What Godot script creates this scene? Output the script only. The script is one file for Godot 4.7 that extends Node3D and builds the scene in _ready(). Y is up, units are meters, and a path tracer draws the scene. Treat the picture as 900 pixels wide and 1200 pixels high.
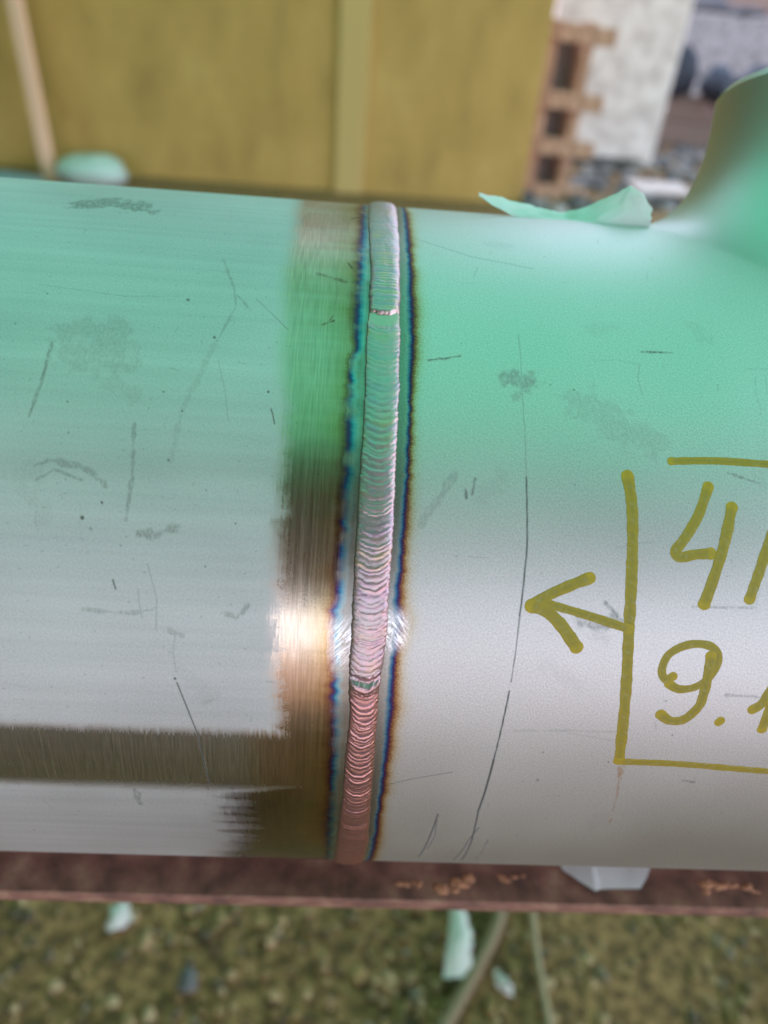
extends Node3D

const R := 0.1095            # outer radius of the pipe, its axis lies along X at y = 0
const GROUND := -0.75
const E0 := -50.0            # first degree round the pipe that the facing textures cover
const ER := 165.0
const BX := 0.1541           # where the branch leaves the tee
const BE := 112.0            # degrees round the pipe at which the branch stands

var M := {}
var rng := RandomNumberGenerator.new()
var taken := {}


func _ready() -> void:
	# ---------------------------------------------------------------- camera, sky, sun, exposure
	var cam := Camera3D.new()
	cam.name = "camera"
	add_child(cam)
	cam.position = Vector3(-0.00705, 0.16723, 0.21274)
	cam.rotation_degrees = Vector3(-36.686, -3.913, 5.340)
	cam.near = 0.02
	cam.far = 400.0
	var lens := CameraAttributesPhysical.new()
	lens.frustum_focal_length = 17.34
	lens.frustum_focus_distance = 0.172
	lens.exposure_aperture = 5.4
	lens.frustum_near = 0.02
	lens.frustum_far = 400.0
	cam.attributes = lens
	cam.fov = 69.37
	cam.current = true
	var env := Environment.new()
	env.background_mode = Environment.BG_SKY
	var skym := ProceduralSkyMaterial.new()
	skym.sky_top_color = Color(0.64, 0.71, 0.81)
	skym.sky_horizon_color = Color(0.92, 0.925, 1.0)
	skym.sky_curve = 0.2
	skym.sky_energy_multiplier = 1.55
	skym.ground_horizon_color = Color(0.6, 0.57, 0.52)
	skym.ground_bottom_color = Color(0.35, 0.32, 0.28)
	var sky := Sky.new()
	sky.sky_material = skym
	env.sky = sky
	env.tonemap_mode = Environment.TONE_MAPPER_LINEAR
	env.tonemap_exposure = 2.0
	env.sdfgi_enabled = true
	env.ssao_enabled = true
	env.ssil_enabled = true
	var we := WorldEnvironment.new()
	we.name = "world_environment"
	we.environment = env
	add_child(we)
	var sun := DirectionalLight3D.new()
	sun.name = "sun"
	sun.light_energy = 1.3
	sun.light_color = Color(1.0, 0.95, 0.88)
	sun.light_angular_distance = 0.5
	sun.shadow_enabled = true
	add_child(sun)
	sun.basis = Basis.looking_at(Vector3(0.25, -0.72, -0.72), Vector3.UP)

	rng.seed = 4711
	materials()
	setting()
	welded_pipe()
	beam()
	near_scraps()
	ground_things()
	background()


# ==================================================================== helpers
func numbered(called: String) -> String:
	if not taken.has(called):
		taken[called] = 0
		return called
	taken[called] += 1
	return "%s_%03d" % [called, taken[called]]


func thing(called: String, label: String, category: String, at := Vector3.ZERO, group := "") -> Node3D:
	var o := Node3D.new()
	o.name = numbered(called)
	add_child(o)
	o.position = at
	tag(o, label, category, group)
	return o


func tag(o: Node, label: String, category: String, group := "") -> void:
	o.set_meta("label", label)
	o.set_meta("category", category)
	if group:
		o.set_meta("group", group)


func put(called: String, mesh: Mesh, parent: Node = self, mat: Material = null, at := Vector3.ZERO) -> MeshInstance3D:
	var o := MeshInstance3D.new()
	o.name = numbered(called) if parent == self else called
	o.mesh = mesh
	if mat:
		o.material_override = mat
	o.position = at
	parent.add_child(o, true)
	return o


func struct(called: String, mesh: Mesh, mat: Material, at := Vector3.ZERO) -> MeshInstance3D:
	var o := put(called, mesh, self, mat, at)
	o.set_meta("kind", "structure")
	return o


# A surface of nu x nv points (u runs fastest) added to a mesh; its normals point along du x dv, or the other way if flipped.
func add_grid(am: ArrayMesh, p: PackedVector3Array, nu: int, nv: int, uv: PackedVector2Array, mat: Material, flip := false, col := PackedColorArray(), wrap_v := false, wrap_u := false) -> void:
	var nrm := PackedVector3Array()
	nrm.resize(nu * nv)
	var sgn := -1.0 if flip else 1.0
	for j in nv:
		var j0 := j - 1 if j > 0 else (nv - 2 if wrap_v else 0)
		var j1 := j + 1 if j < nv - 1 else (1 if wrap_v else nv - 1)
		for i in nu:
			var i0 := i - 1 if i > 0 else (nu - 2 if wrap_u else 0)
			var i1 := i + 1 if i < nu - 1 else (1 if wrap_u else nu - 1)
			var du := p[j * nu + i1] - p[j * nu + i0]
			var dv := p[j1 * nu + i] - p[j0 * nu + i]
			var n := (du * 1000.0).cross(dv * 1000.0) * sgn
			nrm[j * nu + i] = n.normalized() if n.length_squared() > 1e-16 else Vector3.UP
	var idx := PackedInt32Array()
	idx.resize((nu - 1) * (nv - 1) * 6)
	var k := 0
	for j in nv - 1:
		for i in nu - 1:
			var a := j * nu + i
			var b := a + 1
			var c := a + nu + 1
			var d := a + nu
			if flip:
				idx[k] = a; idx[k + 1] = b; idx[k + 2] = c; idx[k + 3] = a; idx[k + 4] = c; idx[k + 5] = d
			else:
				idx[k] = a; idx[k + 1] = c; idx[k + 2] = b; idx[k + 3] = a; idx[k + 4] = d; idx[k + 5] = c
			k += 6
	var arr := []
	arr.resize(Mesh.ARRAY_MAX)
	arr[Mesh.ARRAY_VERTEX] = p
	arr[Mesh.ARRAY_NORMAL] = nrm
	if uv.size() == p.size():
		arr[Mesh.ARRAY_TEX_UV] = uv
	if col.size() == p.size():
		arr[Mesh.ARRAY_COLOR] = col
	arr[Mesh.ARRAY_INDEX] = idx
	am.add_surface_from_arrays(Mesh.PRIMITIVE_TRIANGLES, arr)
	am.surface_set_material(am.get_surface_count() - 1, mat)


func box(size: Vector3, bevel := 0.004) -> ArrayMesh:      # a chamfered block
	var st := SurfaceTool.new()
	st.begin(Mesh.PRIMITIVE_TRIANGLES)
	st.set_smooth_group(-1)
	box_into(st, size, Transform3D(), bevel)
	st.generate_normals()
	return st.commit()


func box_into(st: SurfaceTool, size: Vector3, t: Transform3D, bevel := 0.004) -> void:
	var h := size / 2.0
	var c := minf(bevel, minf(h.x, minf(h.y, h.z)) * 0.45)
	var quads := []
	for ax in 3:
		for s in [-1.0, 1.0]:
			var u := (ax + 1) % 3
			var v := (ax + 2) % 3
			var q := []
			for w in [[-1, -1], [1, -1], [1, 1], [-1, 1]]:
				var p := Vector3.ZERO
				p[ax] = s * h[ax]
				p[u] = w[0] * (h[u] - c)
				p[v] = w[1] * (h[v] - c)
				q.append(p)
			var n := Vector3.ZERO
			n[ax] = s
			quads.append([q, n])
	for ax in 3:                                                # twelve chamfers
		var u := (ax + 1) % 3
		var v := (ax + 2) % 3
		for su in [-1.0, 1.0]:
			for sv in [-1.0, 1.0]:
				var q := []
				for w in [[-1, 0], [1, 0], [1, 1], [-1, 1]]:
					var p := Vector3.ZERO
					p[ax] = w[0] * (h[ax] - c)
					p[u] = su * (h[u] if w[1] == 0 else h[u] - c)
					p[v] = sv * (h[v] - c if w[1] == 0 else h[v])
					q.append(p)
				var n := Vector3.ZERO
				n[u] = su
				n[v] = sv
				quads.append([q, n])
	for e in quads:
		tri(st, t, e[0][0], e[0][1], e[0][2], e[1])
		tri(st, t, e[0][0], e[0][2], e[0][3], e[1])
	for sx in [-1.0, 1.0]:
		for sy in [-1.0, 1.0]:
			for sz in [-1.0, 1.0]:
				var s := Vector3(sx, sy, sz)
				tri(st, t, s * Vector3(h.x, h.y - c, h.z - c), s * Vector3(h.x - c, h.y, h.z - c), s * Vector3(h.x - c, h.y - c, h.z), s)


func tri(st: SurfaceTool, t: Transform3D, a: Vector3, b: Vector3, c: Vector3, out: Vector3) -> void:
	if (c - a).cross(b - a).dot(out) < 0.0:
		var k := b
		b = c
		c = k
	for p in [a, b, c]:
		st.set_uv(Vector2(p.x, p.y))
		st.add_vertex(t * p)


func tube(pts: Array, radius: Callable, sides := 14, steps := 60) -> ArrayMesh:
	var curve := Curve3D.new()
	for i in pts.size():
		var t: Vector3 = (pts[mini(i + 1, pts.size() - 1)] - pts[maxi(i - 1, 0)]) / 6.0
		curve.add_point(pts[i], -t, t)
	var total := curve.get_baked_length()
	var p := PackedVector3Array()
	var uv := PackedVector2Array()
	var side := Vector3.ZERO
	for j in steps + 1:
		var f := float(j) / steps
		var c := curve.sample_baked(f * total, true)
		var d := (curve.sample_baked(minf(f + 0.01, 1.0) * total, true) - curve.sample_baked(maxf(f - 0.01, 0.0) * total, true)).normalized()
		if side == Vector3.ZERO:
			side = d.cross(Vector3.UP if absf(d.y) < 0.9 else Vector3.RIGHT)
		side = (side - d * side.dot(d)).normalized()
		var up := side.cross(d)
		var r: float = radius.call(f)
		for i in sides + 1:
			var a := TAU * i / sides
			p.append(c + (side * cos(a) + up * sin(a)) * r)
			uv.append(Vector2(f * total, a / TAU))
	var am := ArrayMesh.new()
	add_grid(am, p, sides + 1, steps + 1, uv, null, true, PackedColorArray(), false, true)
	return am


func rock(seed_: int, flat := 0.7, rough := 0.35) -> ArrayMesh:
	var n := FastNoiseLite.new()
	n.seed = seed_
	n.frequency = 0.9
	var p := PackedVector3Array()
	var nu := 11
	var nv := 7
	for j in nv:
		for i in nu:
			var a := TAU * i / (nu - 1)
			var b := PI * (float(j) / (nv - 1) - 0.5) * 0.998
			var d := Vector3(cos(a) * cos(b), sin(b), sin(a) * cos(b))
			p.append(d * (1.0 + rough * n.get_noise_3dv(d * 1.6)) * Vector3(1, flat, 0.8))
	var am := ArrayMesh.new()
	add_grid(am, p, nu, nv, PackedVector2Array(), null, true, PackedColorArray(), false, true)
	return am


func mat(c: Color, rough := 0.8, metal := 0.0) -> StandardMaterial3D:      # c in linear values
	var m := StandardMaterial3D.new()
	m.albedo_color = c.linear_to_srgb()
	m.roughness = rough
	m.metallic = metal
	return m


func noise_image(seed_: int, freq: float, w: int, h: int, sw := 0, sh := 0, octaves := 3) -> PackedByteArray:
	var n := FastNoiseLite.new()
	n.seed = seed_
	n.noise_type = FastNoiseLite.TYPE_SIMPLEX_SMOOTH
	n.frequency = freq
	n.fractal_octaves = octaves
	var im := n.get_image(sw if sw else w, sh if sh else h, false, false, true)
	im.convert(Image.FORMAT_L8)
	if sw:
		im.resize(w, h, Image.INTERPOLATE_CUBIC)
	return im.get_data()


func ramp_texture(seed_: int, freq: float, size: int, offsets: Array, colors: Array, octaves := 4, stretch := Vector2i(1, 1)) -> ImageTexture:
	var by := noise_image(seed_, freq, size, size, size / stretch.x, size / stretch.y, octaves)
	var g := Gradient.new()
	g.offsets = PackedFloat32Array(offsets)
	var cc := PackedColorArray()
	for c in colors:
		cc.append(c.linear_to_srgb())
	g.colors = cc
	var lut := PackedByteArray()
	for i in 256:
		var c := g.sample(i / 255.0)
		lut.append(c.r8); lut.append(c.g8); lut.append(c.b8)
	var out := PackedByteArray()
	out.resize(size * size * 3)
	for i in size * size:
		var k := by[i] * 3
		out[i * 3] = lut[k]; out[i * 3 + 1] = lut[k + 1]; out[i * 3 + 2] = lut[k + 2]
	return ImageTexture.create_from_image(Image.create_from_data(size, size, false, Image.FORMAT_RGB8, out))


func grey_texture(by: PackedByteArray, w: int, h: int) -> ImageTexture:
	return ImageTexture.create_from_image(Image.create_from_data(w, h, false, Image.FORMAT_L8, by))


func table(t: Array, x: float) -> float:
	if x <= t[0][0]:
		return t[0][1]
	for i in range(1, t.size()):
		if x <= t[i][0]:
			return lerpf(t[i - 1][1], t[i][1], smoothstep(t[i - 1][0], t[i][0], x))
	return t[-1][1]


# ==================================================================== materials
func materials() -> void:
	var grain := noise_image(5, 0.22, 512, 512, 0, 0, 2)
	M.grain = grey_texture(grain, 512, 512)
	# the tee's steel away from the textured header: same finish, tiled
	var plain := mat(Color(0.54, 0.53, 0.515), 0.5, 1.0)
	plain.heightmap_enabled = true
	plain.heightmap_texture = M.grain
	plain.heightmap_scale = 0.004
	M.plain_steel = plain
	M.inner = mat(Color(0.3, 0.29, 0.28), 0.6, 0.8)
	var bead := StandardMaterial3D.new()
	bead.vertex_color_use_as_albedo = true
	bead.roughness = 0.44
	bead.metallic = 1.0
	M.bead = bead
	var paint := StandardMaterial3D.new()
	paint.vertex_color_use_as_albedo = true
	paint.roughness = 0.62
	M.paint = paint
	# rust on the beam
	var rust := StandardMaterial3D.new()
	rust.albedo_texture = ramp_texture(21, 0.012, 1024, [0.0, 0.3, 0.48, 0.62, 0.78, 1.0], [Color(0.11, 0.058, 0.045), Color(0.19, 0.092, 0.068), Color(0.25, 0.118, 0.086), Color(0.29, 0.14, 0.10), Color(0.34, 0.185, 0.125), Color(0.46, 0.28, 0.19)], 6)
	rust.roughness = 0.75
	rust.metallic = 0.1
	rust.uv1_triplanar = true
	rust.uv1_scale = Vector3.ONE * 5.0
	rust.heightmap_enabled = true
	rust.heightmap_texture = M.grain
	rust.heightmap_scale = 0.02
	M.rust = rust
	# gravelly earth
	var earth := StandardMaterial3D.new()
	earth.albedo_texture = ramp_texture(31, 0.014, 1024, [0.0, 0.35, 0.55, 0.75, 1.0], [Color(0.09, 0.047, 0.016), Color(0.21, 0.108, 0.038), Color(0.37, 0.185, 0.066), Color(0.49, 0.255, 0.098), Color(0.62, 0.35, 0.16)], 6)
	earth.roughness = 0.95
	earth.uv1_triplanar = true
	earth.uv1_scale = Vector3.ONE * 3.1
	earth.heightmap_enabled = true
	earth.heightmap_texture = M.grain
	earth.heightmap_scale = 0.6
	M.earth = earth
	var stone := StandardMaterial3D.new()
	stone.vertex_color_use_as_albedo = true
	stone.roughness = 0.85
	M.stone = stone
	M.paper = mat(Color(0.72, 0.74, 0.72), 0.7)
	M.paper.backlight_enabled = true
	M.paper.backlight = Color(0.5, 0.5, 0.5)
	M.paper.cull_mode = BaseMaterial3D.CULL_DISABLED
	M.shaded_wood = mat(Color(0.17, 0.115, 0.10), 0.9)  # wood darkened in colour for the shade inside the pallet
	M.wood = StandardMaterial3D.new()
	M.wood.albedo_texture = ramp_texture(41, 0.02, 512, [0.0, 0.45, 0.7, 1.0], [Color(0.27, 0.13, 0.08), Color(0.46, 0.24, 0.15), Color(0.55, 0.31, 0.21), Color(0.64, 0.40, 0.29)], 5, Vector2i(1, 8))
	M.wood.uv1_triplanar = true
	M.wood.uv1_scale = Vector3.ONE * 2.5
	M.wood.roughness = 0.85


# paints a soft line into a mask of w x h; points are in pixels
func stroke(mask: PackedFloat32Array, w: int, h: int, pts: Array, width: float, power: float, ragged: FastNoiseLite = null) -> PackedFloat32Array:
	for s in pts.size() - 1:
		var a: Vector2 = pts[s]
		var b: Vector2 = pts[s + 1]
		var lo := Vector2(minf(a.x, b.x), minf(a.y, b.y)) - Vector2.ONE * (width * 1.6 + 2)
		var hi := Vector2(maxf(a.x, b.x), maxf(a.y, b.y)) + Vector2.ONE * (width * 1.6 + 2)
		for y in range(maxi(0, int(lo.y)), mini(h, int(hi.y) + 1)):
			for x in range(maxi(0, int(lo.x)), mini(w, int(hi.x) + 1)):
				var p := Vector2(x, y)
				var d := p.distance_to(Geometry2D.get_closest_point_to_segment(p, a, b))
				var k := power
				if ragged:
					d += ragged.get_noise_2d(x * 0.35, y * 0.35) * width * 0.9
					k *= clampf(0.72 + 0.8 * ragged.get_noise_2d(x * 1.5 + 500, y * 0.8) + 0.5 * ragged.get_noise_2d(x * 3.1, y * 3.1 + 90), 0.0, 1.0)
				var v := k * smoothstep(width, width * 0.35, d)
				var q := y * w + x
				if v > mask[q]:
					mask[q] = v
	return mask


func tint_lut(stops: Array) -> PackedColorArray:      # heat tint against distance in mm from -4 to 12, in linear values
	var g := Gradient.new()
	var o := PackedFloat32Array()
	var c := PackedColorArray()
	for s in stops:
		o.append((s[0] + 4.0) / 16.0)
		c.append(Color(s[1], s[2], s[3], s[4]))
	g.offsets = o
	g.colors = c
	var out := PackedColorArray()
	for i in 321:
		out.append(g.sample(i / 320.0))
	return out


# marks: [width mm, strength, ragged, x mm, degree, x mm, degree, ...]
func scuffs(seed_: int, x1: float, count: int) -> Array:
	var g := RandomNumberGenerator.new()
	g.seed = seed_
	var out := []
	for i in count:
		var x := g.randf_range(11.0, x1)
		var e := g.randf_range(-25.0, 105.0)
		var len_ := 1.5 + 14.0 * pow(g.randf(), 3.0)
		var a := g.randf_range(-0.35, 0.35) + (PI / 2 if g.randf() < 0.55 else 0.0)
		var bend := g.randf_range(-0.12, 0.12) * len_
		var k := rad_to_deg(0.001 / R)
		out.append([g.randf_range(0.08, 0.3), g.randf_range(0.08, 0.26), g.randf() < 0.5, x, e, x + cos(a) * len_ * 0.5 - sin(a) * bend, e + (sin(a) * len_ * 0.5 + cos(a) * bend) * k, x + cos(a) * len_, e + sin(a) * len_ * k])
	for i in count / 2:
		out.append([g.randf_range(0.15, 0.45), g.randf_range(0.3, 0.8), false, g.randf_range(11.0, x1), g.randf_range(-25.0, 105.0)])
	for i in 10:
		var x := g.randf_range(20.0, x1)
		var e := g.randf_range(-10.0, 85.0)
		out.append([g.randf_range(3.0, 8.0), g.randf_range(0.06, 0.13), true, x, e, x + g.randf_range(-8.0, 8.0), e + g.randf_range(-3.0, 3.0)])
	return out


func marks_mask(w: int, h: int, ppm: float, list: Array) -> PackedFloat32Array:
	var mask := PackedFloat32Array()
	mask.resize(w * h)
	var rag := FastNoiseLite.new()
	rag.seed = 77
	rag.frequency = 0.12
	for m in list:
		var pts := []
		for i in range(3, m.size(), 2):
			pts.append(Vector2(absf(m[i]) * ppm, (m[i + 1] - E0) / ER * h))
		if pts.size() == 1:
			pts.append(pts[0] + Vector2(0.3, 0.3))
		mask = stroke(mask, w, h, pts, m[0] * ppm * 0.5 + 0.6, m[1], rag if m[2] else null)
	return mask


func steel(w: int, h: int, alb: PackedByteArray, orm: PackedByteArray, hgt: PackedByteArray, amp: float) -> StandardMaterial3D:
	var m := ORMMaterial3D.new()
	var s := StandardMaterial3D.new()
	var orm_tex := ImageTexture.create_from_image(Image.create_from_data(w, h, false, Image.FORMAT_RGB8, orm))
	s.albedo_texture = ImageTexture.create_from_image(Image.create_from_data(w, h, false, Image.FORMAT_RGB8, alb))
	s.roughness = 1.0
	s.roughness_texture = orm_tex
	s.roughness_texture_channel = BaseMaterial3D.TEXTURE_CHANNEL_GREEN
	s.metallic = 1.0
	s.metallic_texture = orm_tex
	s.metallic_texture_channel = BaseMaterial3D.TEXTURE_CHANNEL_BLUE
	s.heightmap_enabled = true
	s.heightmap_texture = grey_texture(hgt, w, h)
	s.heightmap_scale = amp
	return s


func srgb_bytes() -> PackedByteArray:      # linear 0..1023 to a byte
	var l := PackedByteArray()
	for i in 1024:
		l.append(int(round(Color(i / 1023.0, 0, 0).linear_to_srgb().r * 255.0)))
	return l


func pipe_steel() -> StandardMaterial3D:
	var ppm := 5.6
	var w := 840                     # 150 mm
	var h := 1600
	var grain := noise_image(11, 0.30, w, h, 0, 0, 2)
	var cloud := noise_image(12, 0.006, w, h, w / 4, h / 4, 4)
	var hair := noise_image(13, 0.4, w, h, w, 90, 2)        # fine lines round the pipe
	var hair2 := noise_image(14, 0.28, w, h, w, 14, 3)
	var along := noise_image(15, 0.05, w, h, 20, h, 4)       # bands along the pipe
	var speck := noise_image(16, 0.12, w, h, 0, 0, 1)
	var mask := marks_mask(w, h, ppm, [
		[9.0, 0.62, true, 79.5, 86.5, 74.0, 88.4, 66.0, 87.4], [4.0, 0.5, true, 66.0, 87.0, 61.0, 85.5],
		[0.7, 0.5, true, 73.6, 58.4, 74.3, 53.0, 75.7, 48.8],
		[0.9, 0.42, true, 53.2, 48.8, 52.6, 42.6, 53.3, 37.8],
		[1.4, 0.4, true, 73.0, 43.4, 69.9, 44.1, 64.5, 43.7, 60.8, 42.9, 58.0, 41.5],
		[0.5, 0.4, true, 72.5, 41.8, 69.0, 43.0, 63.0, 42.0],
		[2.4, 0.42, true, 50.1, 36.4, 46.4, 36.3, 43.3, 37.3],
		[0.6, 0.35, true, 39.5, 74.0, 35.5, 68.4, 34.5, 65.5, 37.6, 60.1],
		[1.6, 0.16, true, 37.6, 60.1, 43.2, 50.9, 44.8, 44.8],
		[0.6, 0.3, true, 34.9, 67.6, 30.8, 65.0],
		[9.0, 0.2, true, 71.0, 60.0, 60.0, 60.5, 58.0, 57.0, 70.0, 57.0],
		[0.9, 0.75, false, 45.7, 66.1], [0.7, 0.8, false, 38.3, 60.6], [0.5, 0.7, false, 43.3, 50.7], [0.5, 0.7, false, 45.2, 44.8],
		[0.9, 0.95, false, 62.4, 37.8], [0.5, 0.9, false, 58.5, 39.6], [0.3, 0.8, false, 55.5, 31.0, 54.9, 30.0], [0.5, 0.9, false, 25.0, 53.7],
		[0.4, 0.7, false, 47.8, 52.9], [0.4, 0.6, false, 68.0, 51.0], [0.4, 0.6, false, 30.0, 38.0], [0.4, 0.6, false, 36.0, 33.0],
		[0.22, 0.8, false, 24.1, 51.6, 23.6, 50.9, 23.1, 49.8],
		[0.28, 0.8, false, 41.8, 18.9, 39.7, 15.5, 37.6, 11.8, 35.4, 2.6],
		[0.6, 0.9, false, 42.2, 19.4],
		[1.4, 0.4, true, 31.3, 27.7, 29.0, 27.2, 26.8, 28.6],
		[1.2, 0.3, true, 43.2, 25.3, 40.4, 24.9], [0.8, 0.32, true, 62.0, 27.5, 52.0, 27.2, 47.0, 27.8],
		[0.5, 0.3, true, 36.0, 16.2, 33.0, 17.0], [1.1, 0.35, true, 60.6, 36.6],
		[0.5, 0.85, true, 14.0, 63.6, 11.6, 64.3], [0.5, 0.75, true, 12.8, 64.0, 11.9, 65.0],
		[1.0, 0.6, true, 16.5, 72.6, 9.0, 71.2], [0.5, 0.8, false, 9.0, 75.2, 8.0, 74.2], [0.7, 0.9, false, 8.8, 89.0, 7.0, 90.0],
		[0.3, 0.2, true, 80.0, 67.0, 60.0, 66.0, 48.0, 66.6], [0.16, 0.35, false, 22.0, 62.5, 30.0, 67.0],
		[1.6, 0.5, true, 53.6, 1.4, 53.0, -1.6],
	] + scuffs(301, 148.0, 90))
	var polish_t := [[-50, 38.0], [-8, 36.0], [-2, 34.0], [1.2, 31.0], [3.4, 19.0], [13, 18.6], [26, 21.0], [50, 20.6], [62, 22.5], [72, 25.0], [86, 24.0], [115, 25.0]]
	var blue_t := [[-50, 6.1], [10, 6.2], [20, 6.8], [26, 7.8], [32, 6.9], [48, 6.2], [54, 6.5], [57.5, 6.7], [61.5, 5.6], [75, 5.5], [90, 5.5]]
	var lut := tint_lut([[-4, 0.27, 0.255, 0.235, 1], [-1.5, 0.27, 0.255, 0.22, 1], [-0.9, 0.25, 0.33, 0.33, 1], [-0.4, 0.1, 0.28, 0.36, 1], [0.05, 0.03, 0.11, 0.23, 1], [0.4, 0.05, 0.04, 0.14, 1], [0.8, 0.12, 0.055, 0.09, 1], [1.4, 0.24, 0.13, 0.07, 0.9], [2.6, 0.34, 0.24, 0.12, 0.62], [5.5, 0.36, 0.28, 0.17, 0.42], [9.0, 0.38, 0.32, 0.23, 0.18], [12, 0.5, 0.45, 0.4, 0.0]])
	var to8 := srgb_bytes()
	var alb := PackedByteArray()
	alb.resize(w * h * 3)
	var orm := alb.duplicate()
	var hgt := PackedByteArray()
	hgt.resize(w * h)
	var nl := FastNoiseLite.new()
	nl.seed = 3
	nl.frequency = 0.35
	nl.fractal_octaves = 3
	for y in h:
		var e := E0 + ER * (y + 0.5) / h
		var q := deg_to_rad(e) * R * 1000.0
		var pol := table(polish_t, e)
		var blue: float = table(blue_t, e) + 0.55 * nl.get_noise_1d(q * 0.9) + 0.16 * nl.get_noise_1d(q * 3.0) + 0.05 * nl.get_noise_1d(q * 9.0)
		var broad := 1.05 + 0.7 * nl.get_noise_1d(q * 0.1 + 900.0)
		var smoky := 0.5 + 0.8 * nl.get_noise_1d(q * 0.22 + 400.0)
		var band := 1.0 - 0.10 * exp(-pow((e - 44.5) / 1.8, 2.0)) - 0.05 * exp(-pow((e - 33.0) / 4.0, 2.0)) + 0.05 * exp(-pow((e - 56.5) / 1.2, 2.0))
		var upper := smoothstep(46.0, 66.0, e)
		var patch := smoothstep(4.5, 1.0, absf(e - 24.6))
		for x in w:
			var i := y * w + x
			var s := (x + 0.5) / ppm
			var g := (grain[i] - 128) / 128.0
			var c := (cloud[i] - 128) / 128.0
			var hr := (hair[i] - 128) / 128.0
			var hr2 := (hair2[i] - 128) / 128.0
			var al := (along[i] - 128) / 128.0
			var f0 := (speck[i] - 128) / 128.0
			var p := smoothstep(3.0, -2.6, (s - pol - al * (1.2 + 2.2 * smoothstep(7.0, 1.0, e)) - c * 3.0 * smoothstep(7.0, 1.0, e)) / (1.0 + 1.3 * smoothstep(7.0, 1.0, e)) - c * 1.8 - f0 * 0.3 - g * 1.3 * smoothstep(4.0, 9.0, e) - hr * 1.2)
			p *= 1.0 - 0.35 * upper * clampf(0.5 + c * 1.4 + al * 0.5, 0.0, 1.0)
			var fr := hr2 * 0.7 + hr * 0.6
			var st := smoothstep(13.3 + fr, 11.4 + fr, e) * smoothstep(1.0 - fr * 0.6, 3.6 - fr * 0.6, e)
			p = maxf(p, st * 0.96)
			var lum := (1.0 + 0.13 * c + 0.11 * g + 0.06 * al) * band
			var cr := 0.51 * lum
			var cg := 0.51 * lum
			var cb := 0.505 * lum
			var rough := 0.64 + 0.05 * c
			var hh := 128.0 + g * 46.0
			if p > 0.0:
				var pl := 1.0 + 0.26 * hr + 0.14 * hr2 + 0.04 * al
				var straw := smoothstep(30.0, 16.0, s) * (0.35 + 0.65 * smoothstep(24.0, 15.0, e)) * smoothstep(62.0, 50.0, e)
				var near_ := smoothstep(30.0, 22.0, s)
				var low_shade := smoothstep(6.0, -1.0, e) * smoothstep(42.0, 30.0, s)  # dark mirrored shade painted into the polish low on the pipe
				cr = lerpf(cr, lerpf(lerpf(lerpf(0.42, 0.39 + 0.06 * c + 0.13 * smoothstep(42.0, 52.0, e), near_), 0.36, straw), 0.20, low_shade) * pl, p)
				cg = lerpf(cg, lerpf(lerpf(lerpf(0.405, 0.335, near_), 0.25, straw), 0.165, low_shade) * pl, p)
				cb = lerpf(cb, lerpf(lerpf(0.40, 0.26, near_), 0.165, straw) * lerpf(1.0, 0.62, low_shade) * pl, p)
				rough = lerpf(rough, 0.225 + 0.05 * hr2 + 0.09 * smoothstep(28.0, 40.0, e) + 0.04 * smoothstep(60.0, 70.0, e), p)
				hh = lerpf(hh, 128.0 + hr * 95.0 + hr2 * 25.0 + g * 10.0, p)
			var d := (s - blue + 0.12 * g + 0.1 * hr) / (broad if s > blue else 0.6 + 0.6 * broad)
			if d < 12.0:
				var t := lut[clampi(int((d + 4.0) * 20.0), 0, 320)]
				var a := t.a * (1.0 - 0.12 * absf(hr))
				if d > -0.2 and d < 2.0:
					a *= 1.0 - 0.6 * patch
				var var_ := 1.0 + 0.12 * hr2 + 0.08 * g + 0.1 * al
				if d > 0.5 and d < 6.0:
					a = clampf(a * (0.75 + smoky), 0.0, 1.0)
				if d > -0.9 and d < 1.1:
					a *= clampf(0.95 + 1.0 * nl.get_noise_1d(q * 0.3 + 700.0), 0.35, 1.0)
				if d < -0.2 and d > -2.4:
					var_ *= 1.0 + 0.4 * (smoky - 0.5)
				cr = lerpf(cr, t.r * var_, a)
				cg = lerpf(cg, t.g * var_, a)
				cb = lerpf(cb, t.b * var_, a)
				if d < 0.6:
					rough = lerpf(rough, 0.4, 0.8)
					hh = lerpf(hh, 128.0 + g * 30.0, 0.6)
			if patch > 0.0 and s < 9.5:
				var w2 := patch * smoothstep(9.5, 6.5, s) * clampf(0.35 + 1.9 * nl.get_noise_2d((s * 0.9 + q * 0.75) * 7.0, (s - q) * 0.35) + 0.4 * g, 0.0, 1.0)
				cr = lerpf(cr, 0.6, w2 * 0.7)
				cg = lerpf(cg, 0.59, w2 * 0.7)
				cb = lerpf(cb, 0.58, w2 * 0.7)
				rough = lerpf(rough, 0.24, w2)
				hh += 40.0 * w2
			var mk := mask[i]
			if mk > 0.0:
				var k := 1.0 - 0.85 * mk
				cr *= k
				cg *= k
				cb *= k * (1.0 - 0.1 * mk)
				rough = minf(rough + 0.12 * mk, 0.8)
				hh -= 30.0 * mk
			elif speck[i] > 236 and p < 0.3:
				var k := 0.82
				cr *= k
				cg *= k
				cb *= k
			alb[i * 3] = to8[clampi(int(cr * 1023.0), 0, 1023)]
			alb[i * 3 + 1] = to8[clampi(int(cg * 1023.0), 0, 1023)]
			alb[i * 3 + 2] = to8[clampi(int(cb * 1023.0), 0, 1023)]
			orm[i * 3] = 255
			orm[i * 3 + 1] = clampi(int(rough * 255.0), 20, 255)
			orm[i * 3 + 2] = int(255.0 * lerpf(0.68, 1.0, maxf(p, smoothstep(3.0, 1.0, d)))) - int(clampf(mk * 1.2, 0.0, 1.0) * 120.0)
			hgt[i] = clampi(int(hh), 0, 255)
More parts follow.
